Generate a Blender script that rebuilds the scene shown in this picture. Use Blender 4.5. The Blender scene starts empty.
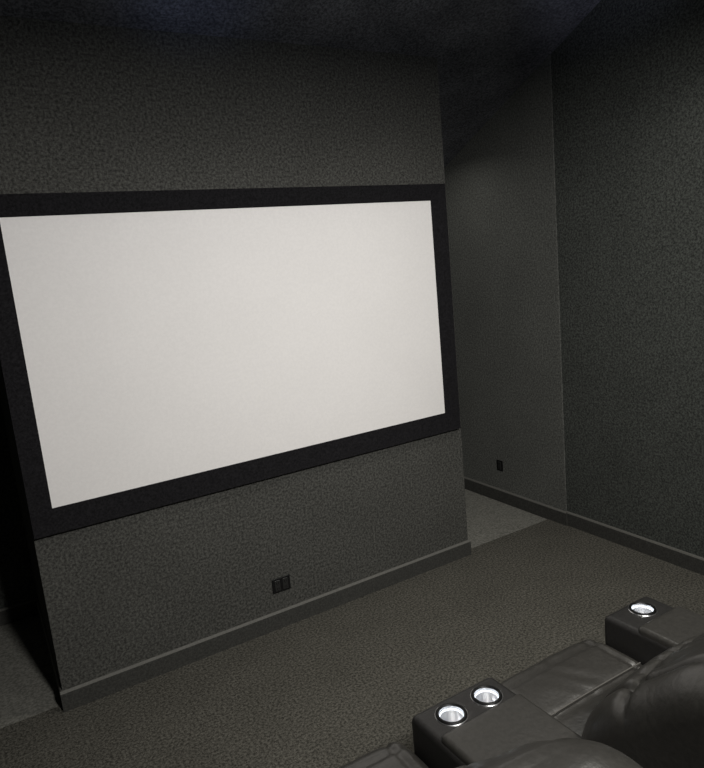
import bpy, bmesh, math
from mathutils import Vector, Matrix
sc=bpy.context.scene
try:
    sc.view_settings.view_transform='Standard'; sc.view_settings.look='None'
except Exception: pass
D=3.4; H=2.08

# ---------------------------------------------------------------- materials
def mat(name,rgb,rough=.8,spec=.3,metal=0,grain=0,gscale=90,bump=0,bscale=120,big=0,emit=0):
    m=bpy.data.materials.new(name); m.use_nodes=True
    nt=m.node_tree; n=nt.nodes; l=nt.links; b=n['Principled BSDF']
    b.inputs['Base Color'].default_value=(*rgb,1)
    b.inputs['Roughness'].default_value=rough
    b.inputs['Specular IOR Level'].default_value=spec
    b.inputs['Metallic'].default_value=metal
    if emit:
        b.inputs['Emission Color'].default_value=(.85,.92,1,1); b.inputs['Emission Strength'].default_value=emit
    tc=n.new('ShaderNodeTexCoord')
    if grain:
        nz=n.new('ShaderNodeTexNoise'); nz.inputs['Scale'].default_value=gscale; nz.inputs['Detail'].default_value=4
        nz.inputs['Roughness'].default_value=.8
        l.new(tc.outputs['Object'],nz.inputs['Vector'])
        r=n.new('ShaderNodeValToRGB')
        r.color_ramp.elements[0].position=.40; r.color_ramp.elements[1].position=.62
        r.color_ramp.elements[0].color=(*[c*(1-grain) for c in rgb],1)
        r.color_ramp.elements[1].color=(*[c*(1+grain) for c in rgb],1)
        l.new(nz.outputs['Fac'],r.inputs['Fac'])
        out=r.outputs['Color']
        if big:
            n2=n.new('ShaderNodeTexNoise'); n2.inputs['Scale'].default_value=3; n2.inputs['Detail'].default_value=3
            l.new(tc.outputs['Object'],n2.inputs['Vector'])
            mr=n.new('ShaderNodeMapRange'); mr.inputs[1].default_value=.3; mr.inputs[2].default_value=.7
            mr.inputs[3].default_value=1-big; mr.inputs[4].default_value=1+big
            l.new(n2.outputs['Fac'],mr.inputs[0])
            vm=n.new('ShaderNodeVectorMath'); vm.operation='SCALE'
            l.new(out,vm.inputs[0]); l.new(mr.outputs[0],vm.inputs['Scale']); out=vm.outputs[0]
        l.new(out,b.inputs['Base Color'])
    if bump:
        nb=n.new('ShaderNodeTexNoise'); nb.inputs['Scale'].default_value=bscale; nb.inputs['Detail'].default_value=4
        l.new(tc.outputs['Object'],nb.inputs['Vector'])
        bp=n.new('ShaderNodeBump'); bp.inputs['Strength'].default_value=bump; bp.inputs['Distance'].default_value=.01
        l.new(nb.outputs['Fac'],bp.inputs['Height']); l.new(bp.outputs['Normal'],b.inputs['Normal'])
    return m
M_wall=mat('wall_paint',(.067,.0665,.060),.95,.05,grain=.55,gscale=75,big=.06)
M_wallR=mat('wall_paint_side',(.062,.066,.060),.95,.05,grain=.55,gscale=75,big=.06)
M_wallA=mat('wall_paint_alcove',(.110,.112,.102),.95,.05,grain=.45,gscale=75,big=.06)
M_ceil=mat('ceiling_paint',(.125,.127,.135),.95,.05,grain=.5,gscale=70,big=.25)
M_base=mat('baseboard_paint',(.046,.0455,.041),.8,.15,grain=.3)
M_bead_hl=mat('bead_highlight',(.125,.122,.11),.7,.2,grain=.1)  # lighter top edge, a highlight put into the colour
M_carpet=mat('carpet',(.090,.086,.073),1,.0,grain=.6,gscale=80,bump=.35,bscale=260,big=.08)
M_hard=mat('alcove_floor',(.17,.167,.147),.8,.1,grain=.35,gscale=60)
M_velvet=mat('black_velvet',(.013,.0125,.0135),.95,.05,grain=.4)
M_screen=mat('screen_fabric',(.80,.778,.755),.9,.05,grain=.025,gscale=60,big=.012)
M_leather=mat('leather',(.036,.034,.030),.36,.75,grain=.15,gscale=60,bump=.12,bscale=50)
M_leatherD=mat('leather_dark',(.018,.017,.016),.45,.5,grain=.2,bump=.1,bscale=60)
M_pipe=mat('stitching',(.10,.095,.085),.6,.3)
M_steel=mat('steel',(.92,.92,.93),.28,.5,metal=1,bump=.1,bscale=60)
M_glow=mat('cup_glow',(.8,.85,.9),.5,.3,emit=1.6)  # added emission standing in for bright reflections in the steel
M_blk=mat('black_plastic',(.006,.006,.006),.45,.3,bump=.02)
M_ins=mat('outlet_insert',(.020,.020,.019),.4,.4,bump=.02)
M_dark=mat('slot_black',(.003,.003,.003),.5,.3,bump=.02)

def link(ob,m=None,parent=None):
    sc.collection.objects.link(ob)
    if m: ob.data.materials.append(m)
    if parent: ob.parent=parent
    return ob
def mesh(name,verts,faces,m,parent=None,smooth=False):
    me=bpy.data.meshes.new(name); me.from_pydata(verts,[],faces); me.update()
    bm=bmesh.new(); bm.from_mesh(me); bmesh.ops.recalc_face_normals(bm,faces=bm.faces); bm.to_mesh(me); bm.free()
    if smooth:
        for p in me.polygons: p.use_smooth=True
    return link(bpy.data.objects.new(name,me),m,parent)
def box(name,x0,x1,y0,y1,z0,z1,m,parent=None,bev=0,seg=3):
    me=bpy.data.meshes.new(name); bm=bmesh.new(); bmesh.ops.create_cube(bm,size=1)
    for v in bm.verts:
        v.co=Vector(((x0+x1)/2+v.co.x*(x1-x0),(y0+y1)/2+v.co.y*(y1-y0),(z0+z1)/2+v.co.z*(z1-z0)))
    if bev: bmesh.ops.bevel(bm,geom=bm.edges[:],offset=bev,segments=seg,affect='EDGES',profile=.5)
    bm.to_mesh(me); bm.free()
    return link(bpy.data.objects.new(name,me),m,parent)
def prism(name,x0,x1,yz,m):
    n=len(yz)
    v=[(x0,y,z) for y,z in yz]+[(x1,y,z) for y,z in yz]
    f=[tuple(range(n)),tuple(range(2*n-1,n-1,-1))]+[(i,(i+1)%n,n+(i+1)%n,n+i) for i in range(n)]
    return mesh(name,v,f,m)
def empty(name,loc=(0,0,0)):
    e=bpy.data.objects.new(name,None); e.location=loc; sc.collection.objects.link(e); return e

# ---------------------------------------------------------------- room shell
XL,XR=-.80,3.665
YR=-2.6; YB=1.36*D
BX0,BX1=.034*D,.8185*D
YC=1.018*D
def cz(y): return H+.227*D+(1.283-y/D)*.4576*D
YF=2.0; ZT=cz(YF)
box('floor',XL,XR,YR,YC,-.1,0,M_carpet)
box('floor_alcove',XL,XR,YC,YB,-.1,-.004,M_hard)
prism('wall_right',XR,XR+.12,[(YR,-.1),(YB,-.1),(YB,cz(YB)),(YF,ZT),(YR,ZT)],M_wallR)
yj=.968*D; JT=.012
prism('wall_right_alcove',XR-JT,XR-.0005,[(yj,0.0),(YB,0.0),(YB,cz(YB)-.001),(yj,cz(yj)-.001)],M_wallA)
prism('wall_left',XL-.12,XL,[(YR,-.1),(YB,-.1),(YB,cz(YB)),(YF,ZT),(YR,ZT)],M_wallR)
box('wall_alcove_back',XL-.12,XR+.12,YB,YB+.12,-.1,cz(YB)+.1,M_wallR)
box('wall_rear',XL-.12,XR+.12,YR-.12,YR,-.1,ZT+.1,M_wallR)
prism('wall_screen',BX0,BX1,[(D,0),(YB,0),(YB,cz(YB)-.001),(D,cz(D)-.001)],M_wall)
prism('ceiling',XL-.12,XR+.12,[(YR,ZT),(YF,ZT),(YB,cz(YB)),(YB,cz(YB)+.12),(YF,ZT+.12),(YR,ZT+.12)],M_ceil)
# unseen baffle, added to keep lamp light off the upper walls
box('light_baffle',XL,XR,.25,.40,3.19,ZT,M_ceil)

def baseb(name,p0,p1,nrm,h=.11,t=.013):
    prof=[(0,0),(t,0),(t,h-.012),(t*.75,h-.004),(t*.45,h),(0,h)]
    p0=Vector(p0);p1=Vector(p1);nr=Vector(nrm)
    v=[]
    for p in (p0,p1):
        for a,z in prof: v.append((p.x+nr.x*a,p.y+nr.y*a,z))
    n=len(prof)
    f=[tuple(range(n)),tuple(range(2*n-1,n-1,-1))]+[(i,(i+1)%n,n+(i+1)%n,n+i) for i in range(n)]
    o=mesh(name,v,f,M_base); o.data.materials.append(M_bead_hl)
    for i in (4,5,6): o.data.polygons[i].material_index=1
baseb('baseboard_screen',(BX0-.013,D,0),(BX1+.013,D,0),(0,-1,0))
baseb('baseboard_screen_side_left',(BX0,D,0),(BX0,YB,0),(-1,0,0))
baseb('baseboard_screen_side_right',(BX1,D,0),(BX1,YB,0),(1,0,0))
baseb('baseboard_right',(XR,YR,0),(XR,yj,0),(-1,0,0))
baseb('baseboard_right_alcove',(XR-JT,yj-.013,0),(XR-JT,YB,0),(-1,0,0))
baseb('baseboard_left',(XL,YR,0),(XL,YB,0),(1,0,0))
baseb('baseboard_alcove_back_left',(XL,YB,0),(BX0,YB,0),(0,-1,0))
baseb('baseboard_alcove_back_right',(BX1,YB,0),(XR,YB,0),(0,-1,0))
baseb('baseboard_rear',(XL,YR,0),(XR,YR,0),(0,1,0))

# ---------------------------------------------------------------- projector screen
scr=empty('projector_screen')
sx0,sx1=.0640*D,.7765*D; sz0,sz1=H-.2998*D,H+.1039*D
fx0,fx1=BX0+.001,.8095*D; fz0,fz1=H-.3365*D,H+.1330*D
yf0,yf1=D-.036,D-.002
def bar(name,pts_out,pts_in):
    (a0,b0),(a1,b1)=pts_out; (c0,d0),(c1,d1)=pts_in
    v=[(a0,yf1,b0),(a1,yf1,b1),(c1,yf1,d1),(c0,yf1,d0),
       (a0,yf0,b0),(a1,yf0,b1),(c1,yf0+.014,d1),(c0,yf0+.014,d0)]
    f=[(0,1,2,3),(4,5,6,7),(0,1,5,4),(1,2,6,5),(2,3,7,6),(3,0,4,7)]
    mesh(name,v,f,M_velvet,scr)
bar('frame_top',((fx0,fz1),(fx1,fz1)),((sx0,sz1),(sx1,sz1)))
bar('frame_bottom',((fx0,fz0),(fx1,fz0)),((sx0,sz0),(sx1,sz0)))
bar('frame_side_a',((fx0,fz0),(fx0,fz1)),((sx0,sz0),(sx0,sz1)))
bar('frame_side_b',((fx1,fz0),(fx1,fz1)),((sx1,sz0),(sx1,sz1)))
box('screen_fabric',sx0-.005,sx1+.005,D-.020,D-.012,sz0-.005,sz1+.005,M_screen,scr)

# ---------------------------------------------------------------- outlets
def outlet(name,mw,gangs):
    e=empty(name)
    w=.07+.046*(gangs-1)
    box('plate',-w/2,w/2,-.006,0,-.045,.045,M_blk,e,.004)
    for g in range(gangs):
        cx=(g-(gangs-1)/2)*.050
        box('insert_%d'%g,cx-.0175,cx+.0175,-.010,-.003,-.034,.034,M_ins,e,.003)
        for s in (-1,1):
            for dx in (-.006,.006):
                box('slot',cx+dx-.002,cx+dx+.002,-.0108,-.009,s*.017-.006,s*.017+.006,M_dark,e)
            box('ground',cx-.002,cx+.002,-.0108,-.009,s*.017-.013,s*.017-.009,M_dark,e)
    e.matrix_world=mw
    return e
outlet('wall_outlet',Matrix.Translation((1.35,D-.0005,.267)),2)
outlet('wall_outlet',Matrix.Translation((XR-JT-.0005,3.98,.32))@Matrix.Rotation(math.radians(-90),4,'Z'),1)

# ---------------------------------------------------------------- seating
sofa=empty('reclining_loveseat')
def resample(pts,n):
    out=[];m=len(pts)
    for i in range(m):
        p0,p1,p2,p3=[Vector(pts[(i+k-1)%m]) for k in range(4)]
        for j in range(12):
            t=j/12
            out.append(.5*((2*p1)+(-p0+p2)*t+(2*p0-5*p1+4*p2-p3)*t*t+(-p0+3*p1-3*p2+p3)*t**3))
    L=[0]
    for i in range(len(out)): L.append(L[-1]+(out[(i+1)%len(out)]-out[i]).length)
    res=[];k=0
    for q in range(n):
        s=L[-1]*q/n
        while L[k+1]<s: k+=1
        f=(s-L[k])/max(1e-9,L[k+1]-L[k])
        res.append(out[k].lerp(out[(k+1)%len(out)],f))
    return res
def roundrect(y0,y1,z0,z1,r):
    pts=[]
    for cy,cz_,a0 in ((y1-r,z1-r,0),(y0+r,z1-r,90),(y0+r,z0+r,180),(y1-r,z0+r,270)):
        for k in range(6):
            a=math.radians(a0+k*18)
            pts.append(Vector((cy+r*math.cos(a),cz_+r*math.sin(a))))
    out=[]
    for i in range(len(pts)):
        a,b=pts[i],pts[(i+1)%len(pts)]
        n=max(1,int((b-a).length/.03))
        for k in range(n): out.append(a.lerp(b,k/n))
    return out
def loft(name,ring,x0,x1,r,m,dent=None,nx=36,puff=0,ro=None):
    ro=ro or r
    n=len(ring); hw=(x1-x0)/2; xc=(x0+x1)/2
    nrm=[]
    for i in range(n):
        t=(ring[(i+1)%n]-ring[i-1]).normalized(); nrm.append(Vector((t.y,-t.x)))
    area=sum(ring[i].x*ring[(i+1)%n].y-ring[(i+1)%n].x*ring[i].y for i in range(n))
    if area<0: nrm=[-q for q in nrm]
    xs=[]
    for k in range(11):
        a=math.radians(90*k/10); xs.append((-hw+r-r*math.cos(a), ro*(1-math.sin(a))))
    mid=[(-hw+r+(2*hw-2*r)*k/nx,0) for k in range(1,nx)]
    secs=xs+mid+[(-x,o) for x,o in reversed(xs)]
    v=[];f=[]
    for x,o in secs:
        for i in range(n):
            p=ring[i]-nrm[i]*o*.999
            s=x/hw
            p=p+nrm[i]*puff*(1-s*s)
            if dent: p=p-nrm[i]*dent(s,x,i/n,ring[i])
            v.append((xc+x,p.x,p.y))
    S=len(secs)
    for s in range(S-1):
        for i in range(n):
            f.append((s*n+i,s*n+(i+1)%n,(s+1)*n+(i+1)%n,(s+1)*n+i))
    f.append(tuple(range(n))); f.append(tuple(range((S-1)*n,S*n)))
    return mesh(name,v,f,m,sofa,True)
def cut(ob,cutter):
    md=ob.modifiers.new('b','BOOLEAN'); md.operation='DIFFERENCE'; md.object=cutter; md.solver='EXACT'
    dg=bpy.context.evaluated_depsgraph_get(); dg.update()
    me=bpy.data.meshes.new_from_object(ob.evaluated_get(dg))
    ob.modifiers.clear(); ob.data=me
    bpy.data.objects.remove(cutter,do_unlink=True)
def cyl(name,x,y,z0,z1,r,m=None,parent=None):
    me=bpy.data.meshes.new(name); bm=bmesh.new()
    bmesh.ops.create_cone(bm,cap_ends=True,segments=40,radius1=r,radius2=r,depth=z1-z0)
    for v in bm.verts: v.co+=Vector((x,y,(z0+z1)/2))
    bm.to_mesh(me); bm.free(); return link(bpy.data.objects.new(name,me),m,parent)
def lathe(name,x,y,z,prof,m):
    v=[];f=[];N=48
    for r,h in prof:
        for k in range(N):
            a=2*math.pi*k/N; v.append((x+r*math.cos(a),y+r*math.sin(a),z+h))
    for j in range(len(prof)-1):
        for k in range(N): f.append((j*N+k,j*N+(k+1)%N,(j+1)*N+(k+1)%N,(j+1)*N+k))
    if prof[-1][0]<.03: f.append(tuple(range((len(prof)-1)*N,len(prof)*N)))
    return mesh(name,v,f,m,sofa,True)
def cup(x,y,z):
    lathe('cup_holder_bowl',x,y,z,[(.042,.004),(.0405,.001),(.0395,-.01),(.037,-.052),(.033,-.060),(.026,-.061),(.018,-.057),(.004,-.056)],M_steel)
    lathe('cup_holder_ring',x,y,z,[(.0415,.003),(.043,.0075),(.047,.0085),(.0515,.006),(.053,-.001)],M_dark)
    lathe('cup_holder_edge',x,y,z,[(.0525,.000),(.0535,.0030),(.0545,.003),(.0555,-.001)],M_steel)
    # added glowing strip below the lip, brightens the bowl
    lathe('cup_holder_glow',x,y,z,[(.0396,-.006),(.0388,-.007),(.0385,-.011),(.0394,-.012)],M_glow)
ZA=.60
def arm(name,x0,x1,cups):
    a=loft(name,roundrect(.72,1.65,.04,ZA-.005,.03),x0,x1,.022,M_leatherD,nx=8)
    for cx,cy in cups:
        cut(a,cyl('c',cx,cy,ZA-.09,ZA+.1,.044))
        cup(cx,cy,ZA-.005)
arm('console_body',1.05,1.41,[(1.160,1.56),(1.314,1.56)])
arm('arm_outer',2.02,2.29,[(2.173,1.575)])
arm('arm_inner',.16,.42,[(.29,1.575)])
def lid(name,x0,x1):
    loft(name,roundrect(.93,1.495,ZA-.03,ZA+.014,.018),x0,x1,.018,M_leather,nx=10)
lid('console_lid',1.058,1.402); lid('arm_pad_outer',2.025,2.285); lid('arm_pad_inner',.165,.415)
backprof0=[(1.20,.46),(1.262,.56),(1.245,.70),(1.16,.83),(1.03,.945),(.92,1.045),(.83,1.085),(.73,1.075),(.66,1.0),(.655,.8),(.67,.5),(.70,.22),(.8,.2),(1.0,.3)]
seatprof=[(.95,.30),(1.70,.14),(1.735,.20),(1.74,.38),(1.715,.465),(1.64,.492),(1.5,.495),(1.3,.48),(1.1,.47),(.95,.46)]
seatring=resample(seatprof,120)
oy=oz=0
def bdent(s,x,u,p):
    y,z=p.x-oy,p.y-oz
    d=0
    if y>.86 and z>.5:
        along=math.hypot(y-1.10,z-.875)
        fade=max(0,1-abs(s)**6)
        d+=.036*math.exp(-(along/.020)**2)*fade
        g=abs(math.sin(x*38+.9*math.sin(x*17)))
        d+=.014*(1-g)**2*math.exp(-(along/.10)**2)*fade
        d+=.024*math.exp(-((abs(s)-.66)/.035)**2)*min(1,(y-.86)/.08)
        d-=.014*math.cos(s*2.0)*(1 if z>.6 else 0)
    return d
def sdent(s,x,u,p):
    y,z=p.x,p.y; d=0
    if z>.4:
        d+=.012*math.exp(-((y-1.44)/.012)**2)
        d+=.010*math.exp(-((y-1.655)/.010)**2)
        d+=.009*math.exp(-((abs(s)-.80)/.03)**2)
        d+=.0018*math.sin(y*45+x*22+3*math.sin(x*15))*math.sin(x*17+1)
        d-=.010*(1-s*s)*math.sin(max(0,min(1,(y-1.2)/.24))*math.pi)
    return d
def piping(name,pts,r=.0028):
    cu=bpy.data.curves.new(name,'CURVE'); cu.dimensions='3D'; cu.bevel_depth=r; cu.bevel_resolution=2
    sp=cu.splines.new('POLY'); sp.points.add(len(pts)-1)
    for q,p in zip(sp.points,pts): q.co=(*p,1)
    o=bpy.data.objects.new(name,cu); sc.collection.objects.link(o); cu.materials.append(M_pipe); o.parent=sofa
for k,(x0,x1,oy,oz,bx0,bx1,rr) in enumerate(((.425,1.045,-.03,-.005,.42,1.035,.14),(1.415,2.015,-.03,-.036,1.335,2.03,.10))):
    loft('seat_cushion_%d'%k,seatring,x0,x1,.045,M_leather,sdent,nx=50,puff=.006)
    ring=resample([(y+oy,z+oz) for y,z in backprof0],150)
    loft('seat_back_%d'%k,ring,bx0,bx1,rr,M_leather,bdent,nx=80,puff=.016,ro=.09)
    box('footrest_panel_%d'%k,x0+.02,x1-.02,1.66,1.735,.06,.17,M_leatherD,sofa,.015)
    piping('seat_seam_%d'%k,[(x0+.03+i*(x1-x0-.06)/10,1.452,.4965+.004*(1-((i-5)/5)**2)) for i in range(11)])
box('base_frame',.2,2.26,.74,1.6,0.0,.12,M_blk,sofa,.01)

# ---------------------------------------------------------------- lights
def area(name,loc,tgt,size,power,col,spread=180):
    L=bpy.data.lights.new(name,'AREA'); L.shape='DISK'; L.size=size; L.energy=power; L.color=col; L.spread=math.radians(spread)
    o=bpy.data.objects.new(name,L); sc.collection.objects.link(o); o.location=loc
    o.rotation_euler=(Vector(tgt)-Vector(loc)).to_track_quat('-Z','Y').to_euler(); return o
area('ceiling_lamp',(.9,-.9,3.30),(2.1,D,.95),.40,62,(1,.98,.955),115)
area('overhead_fill',(1.5,1.3,ZT-.03),(1.5,1.4,0),.25,5,(1,.97,.91),110)  # unseen fill, lifts the carpet
area('overhead_fill',(2.7,1.98,ZT-.03),(2.0,1.6,0),.30,16,(1,.97,.90),115)  # added light for grazing highlights on the leather
area('alcove_fill',(3.1,4.1,cz(4.1)-.05),(3.3,4.1,0),.15,1.6,(1,.98,.93),150)  # added unseen light that brightens the alcove wall
area('ceiling_fill',(1.6,.7,3.0),(1.6,3.0,3.7),.5,4.6,(.86,.90,1),150)  # added cool fill, lifts the ceiling tone
def spot(name,loc,tgt,ang,power,col,size=.1):
    L=bpy.data.lights.new(name,'SPOT'); L.energy=power; L.color=col; L.spot_size=math.radians(ang); L.spot_blend=1; L.shadow_soft_size=size
    o=bpy.data.objects.new(name,L); sc.collection.objects.link(o); o.location=loc
    o.rotation_euler=(Vector(tgt)-Vector(loc)).to_track_quat('-Z','Y').to_euler()
spot('blue_glow_spot',(.9,2.0,2.9),(1.15,3.05,3.45),40,9,(.30,.45,1))  # added spot, imitates a bluish bloom by the ceiling line
spot('blue_glow_spot',(2.6,1.6,3.0),(3.4,2.6,3.65),46,16,(.62,.66,1))  # second added spot, imitates the bluish glow at upper right
w=bpy.data.worlds.new('world'); sc.world=w; w.use_nodes=True
w.node_tree.nodes['Background'].inputs[0].default_value=(.01,.01,.012,1)

# ---------------------------------------------------------------- camera
cd=bpy.data.cameras.new('camera'); cd.sensor_fit='HORIZONTAL'; cd.sensor_width=36; cd.lens=655/704*36
cd.clip_start=.02
cam=bpy.data.objects.new('camera',cd); sc.collection.objects.link(cam)
r=Vector((.8542,-.5118,-.0916)); u=Vector((.1689,.1066,.9798)); b=Vector((-.4917,-.8525,.1775))
b.normalize(); r=(r-b*r.dot(b)).normalized(); u=b.cross(r)
cam.matrix_world=Matrix(((r.x,u.x,b.x,0),(r.y,u.y,b.y,0),(r.z,u.z,b.z,H),(0,0,0,1)))
sc.camera=cam
